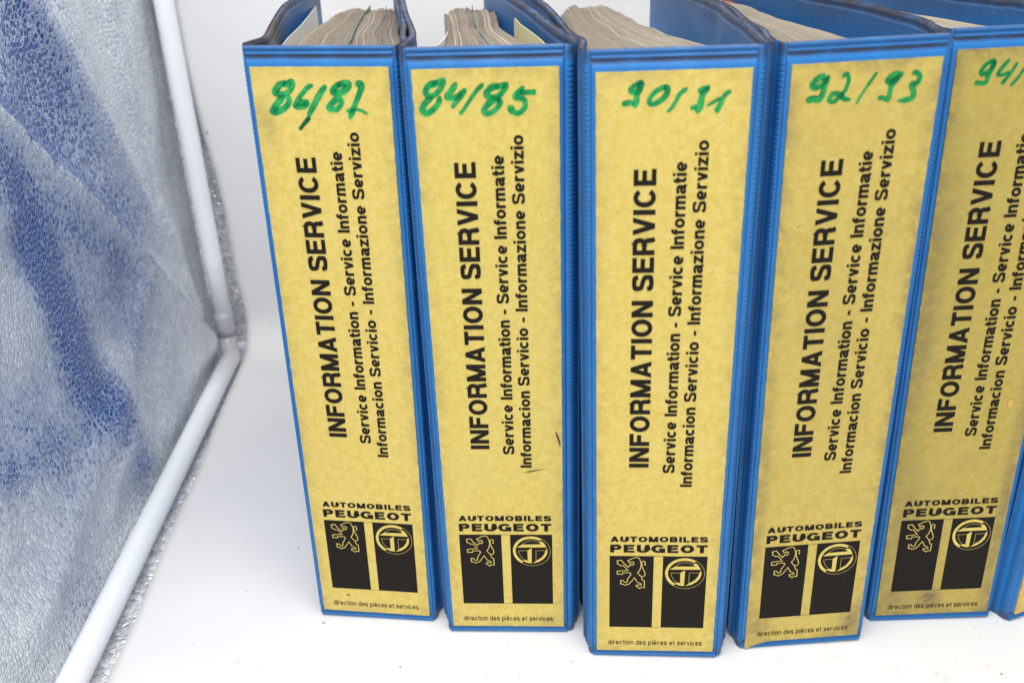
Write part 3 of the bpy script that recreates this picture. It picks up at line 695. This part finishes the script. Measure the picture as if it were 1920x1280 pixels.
# ------------------------------------------------------------------ white backdrop sheet (floor sweeping up the back)
edge = [(-.190, -.20), (-.200, .10), (-.2075, .29), (-.2096, .355), (-.2106, .393), (-.2150, .47), (-.2185, .55), (-.2245, .62), (-.2266, .694), (-.2285, .72)]
mb = MB(); prof = []
for y in [-.2+.03*i for i in range(30)]: prof.append((y, -.0006, lerp_path(edge, y)))
Rb = .035; yb = .735-Rb
prof = [p for p in prof if p[0] < yb-.005]
for i in range(11):
    a = i/10*math.pi/2; prof.append((yb+Rb*math.sin(a), -.0006+Rb*(1-math.cos(a)), -.2275))
ue = [(-.2295, .035), (-.2300, .079), (-.2300, .117), (-.2312, .148), (-.2350, .170), (-.2390, .210), (-.2430, .241), (-.2460, .291), (-.2480, .5), (-.250, .85)]
for i in range(1, 26):
    z = Rb+i*.03; prof.append((.735, z, lerp_path(ue, z)))
xs = [0, .004, .01, .02, .04, .08, .15, .25, .4, .6, .8, 1.0]
grid = []
for k, (y, z, xe) in enumerate(prof):
    row = []
    for s in xs:
        x = xe+(1.05-xe)*s; d = (x-xe)
        lift = .0016*math.exp(-d/.012)*(.6+.6*noise.noise((y*14, z*14, 4)))
        wav = .0035*noise.noise((x*4, y*3, z*5))
        if z < .002: row.append(mb.vert((x, y, z+max(0, lift))))
        else: row.append(mb.vert((x, y-max(0, lift)+(wav if z > .04 else 0), z)))
    grid.append(row)
for i in range(len(grid)-1):
    for j in range(len(xs)-1): mb.face((grid[i][j], grid[i][j+1], grid[i+1][j+1], grid[i+1][j]))
bd = mb.build('backdrop_sheet', MAT['paper'], None, True); bd['kind'] = 'structure'
so = bd.modifiers.new('thickness', 'SOLIDIFY'); so.thickness = .0004; so.offset = -1

# ------------------------------------------------------------------ silver photo tent with its white tube frame
tent = bpy.data.objects.new('photo_tent', None); COL.objects.link(tent); tent.location = (-.245, .40, 0)
tag(tent, 'silver hammered fabric photo tent with white tube frame at the left behind the binders', 'photo tent')
TI = Vector((.245, -.40, 0))
def xw(y): return -.2485+.036*(.70-y)
def seg_d(p, a, b):
    p, a, b = Vector(p), Vector(a), Vector(b); t = max(0, min(1, (p-a).dot(b-a)/(b-a).length_squared)); q = a+(b-a)*t
    return (p-q).length, (b-a).normalized().cross(p-q) if False else ((b-a).x*(p-q).y-(b-a).y*(p-q).x), t
RIDGE = [(.36, .335), (.463, .251), (.503, .215), (.58, .148), (.642, .082), (.69, .03)]
FOLDS = [([(.30, .42), (.38, .30), (.43, .22)], .007, .014), ([(.50, .36), (.56, .27), (.60, .20), (.63, .14)], .006, .009), ([(.36, .03), (.44, .05), (.52, .09)], .007, .012), ([(.47, .02), (.53, .08), (.58, .12)], .005, .008), ([(.40, .20), (.455, .140), (.50, .070), (.53, .0)], .006, .020), ([(.69, .04), (.60, .20), (.56, .34), (.54, .5)], .005, .018),
         ([(.70, .05), (.655, .22), (.64, .38), (.63, .6)], .006, .010), ([(.30, .10), (.42, .09), (.52, .045), (.60, .0)], .005, .02),
         ([(.69, .02), (.63, .02), (.55, .01)], .006, .012), ([(.70, .03), (.67, .12), (.665, .25), (.66, .45)], -.007, .008), ([(.30, .3), (.38, .36), (.48, .42)], .005, .03)]
BLUES = [([(.43, .31), (.473, .268), (.510, .222), (.548, .180), (.58, .155)], .95, .026), ([(.44, .245), (.456, .190), (.472, .120), (.494, .065)], .85, .018),  # blue reflections in the folds, painted as soft bands along these lines
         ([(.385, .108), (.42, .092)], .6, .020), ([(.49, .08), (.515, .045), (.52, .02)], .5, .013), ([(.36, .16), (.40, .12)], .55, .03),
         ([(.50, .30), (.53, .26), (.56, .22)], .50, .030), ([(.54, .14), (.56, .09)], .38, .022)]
def poly_d(p, pts):
    best = (9, 0)
    for a, b in zip(pts, pts[1:]):
        d, s, _ = seg_d(p, a, b)
        if d < best[0]: best = (d, s)
    return best
mb = MB(); ny, nz = 150, 110; grid = []
for i in range(nz+1):
    z = -.002+(.62*(i/nz)**1.15); row = []
    for j in range(ny+1):
        y = .18+.565*j/ny
        d, s = poly_d((y, z), RIDGE)
        h = .017*math.exp(-d/(.045 if s < 0 else .011))
        for pts, a, w in FOLDS:
            dd, _ = poly_d((y, z), pts); h += a*math.exp(-(dd/w)**2*.7)
        h += .0045*noise.noise((y*9, z*7, 3))+.0016*noise.noise((y*30, z*22, 8))+.0008*noise.noise((y*70, z*40, 5))
        h *= min(1, (.748-y)/.015, 1)
        sh = 0
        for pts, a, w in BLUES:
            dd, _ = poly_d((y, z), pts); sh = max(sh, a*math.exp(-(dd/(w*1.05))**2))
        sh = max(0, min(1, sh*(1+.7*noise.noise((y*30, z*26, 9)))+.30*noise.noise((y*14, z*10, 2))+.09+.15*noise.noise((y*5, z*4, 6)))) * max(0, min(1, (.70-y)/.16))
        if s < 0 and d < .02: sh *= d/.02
        row.append(mb.vert(Vector((xw(y)-.010+.0125*math.exp(-max(z, 0)/.016)+h*(1-math.exp(-max(z, 0)/.02)), y, z))+TI, sheer=sh))  # sheer holds the strength of the painted blue reflections
    grid.append(row)
for i in range(nz):
    for j in range(ny): mb.face((grid[i][j], grid[i][j+1], grid[i+1][j+1], grid[i+1][j]))
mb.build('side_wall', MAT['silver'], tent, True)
mb = MB(); grid = []
for i in range(61):
    z = -.002+.66*i/60; row = []
    for j in range(13):
        x = -.262+.34*(j/12)**1.8
        row.append(mb.vert(Vector((x, .748+.003*noise.noise((x*60, z*26, 1))+.0015*noise.noise((x*150, z*90, 2)), z))+TI, sheer=.0))
    grid.append(row)
for i in range(60):
    for j in range(12): mb.face((grid[i][j], grid[i][j+1], grid[i+1][j+1], grid[i+1][j]))
mb.build('back_wall', MAT['silver_floor'], tent, True)
mb = MB(); grid = []
for i in range(120):
    y = -.1+.85*i/119; row = []
    for j in range(13):
        x = -.275+.11*j/12
        row.append(mb.vert(Vector((x, y, -.0045+.0015*noise.noise((x*60, y*40, 1))+.0010*noise.noise((x*150, y*120, 2))))+TI, sheer=.0))
    grid.append(row)
for i in range(119):
    for j in range(12): mb.face((grid[i][j], grid[i][j+1], grid[i+1][j+1], grid[i+1][j]))
mb.build('floor_cloth', MAT['silver_floor'], tent, True)
def tube(name, pts, r, mat, parent, n=28):
    mb = MB(); P = [Vector(p) for p in pts]; rings = []
    for i, p in enumerate(P):
        t = (P[min(i+1, len(P)-1)]-P[max(i-1, 0)]).normalized(); a = t.cross(Vector((.3, .2, 1)) if abs(t.z) < .9 else Vector((1, 0, 0))).normalized(); b = t.cross(a)
        rr = r[i] if isinstance(r, (list, tuple)) else r
        rings.append([mb.vert(p+(a*math.cos(k*2*math.pi/n)+b*math.sin(k*2*math.pi/n))*rr+TI) for k in range(n)])
    for i in range(len(rings)-1):
        for k in range(n): mb.face((rings[i][k], rings[i][(k+1) % n], rings[i+1][(k+1) % n], rings[i+1][k]))
    mb.face(rings[0][::-1]); mb.face(rings[-1])
    return mb.build(name, mat, parent, True)
def along(a, b, n=10): a, b = Vector(a), Vector(b); return [a+(b-a)*i/n for i in range(n+1)]
ga, gb = Vector((-.2349, .700, .0075)), Vector((-.2225, .348, .0072))
tube('frame_tube', along(ga, ga+(gb-ga)*2.2), .0074, MAT['tube'], tent)
va, vb = Vector((-.2405, .716, .030)), Vector((-.2445, .722, .300))
tube('frame_tube', along(va, va+(vb-va)*2.2), .0074, MAT['tube'], tent)
tube('tube_collar', along(va-(vb-va)*.035, va+(vb-va)*.045, 3), [.0074, .0078, .0078, .0075], MAT['connector'], tent)
tube('corner_connector', [(-.2402, .716, .021), (-.2400, .714, .014), (-.2375, .708, .009), (-.2355, .701, .0076)], [.0070, .0078, .0078, .0070], MAT['connector'], tent)
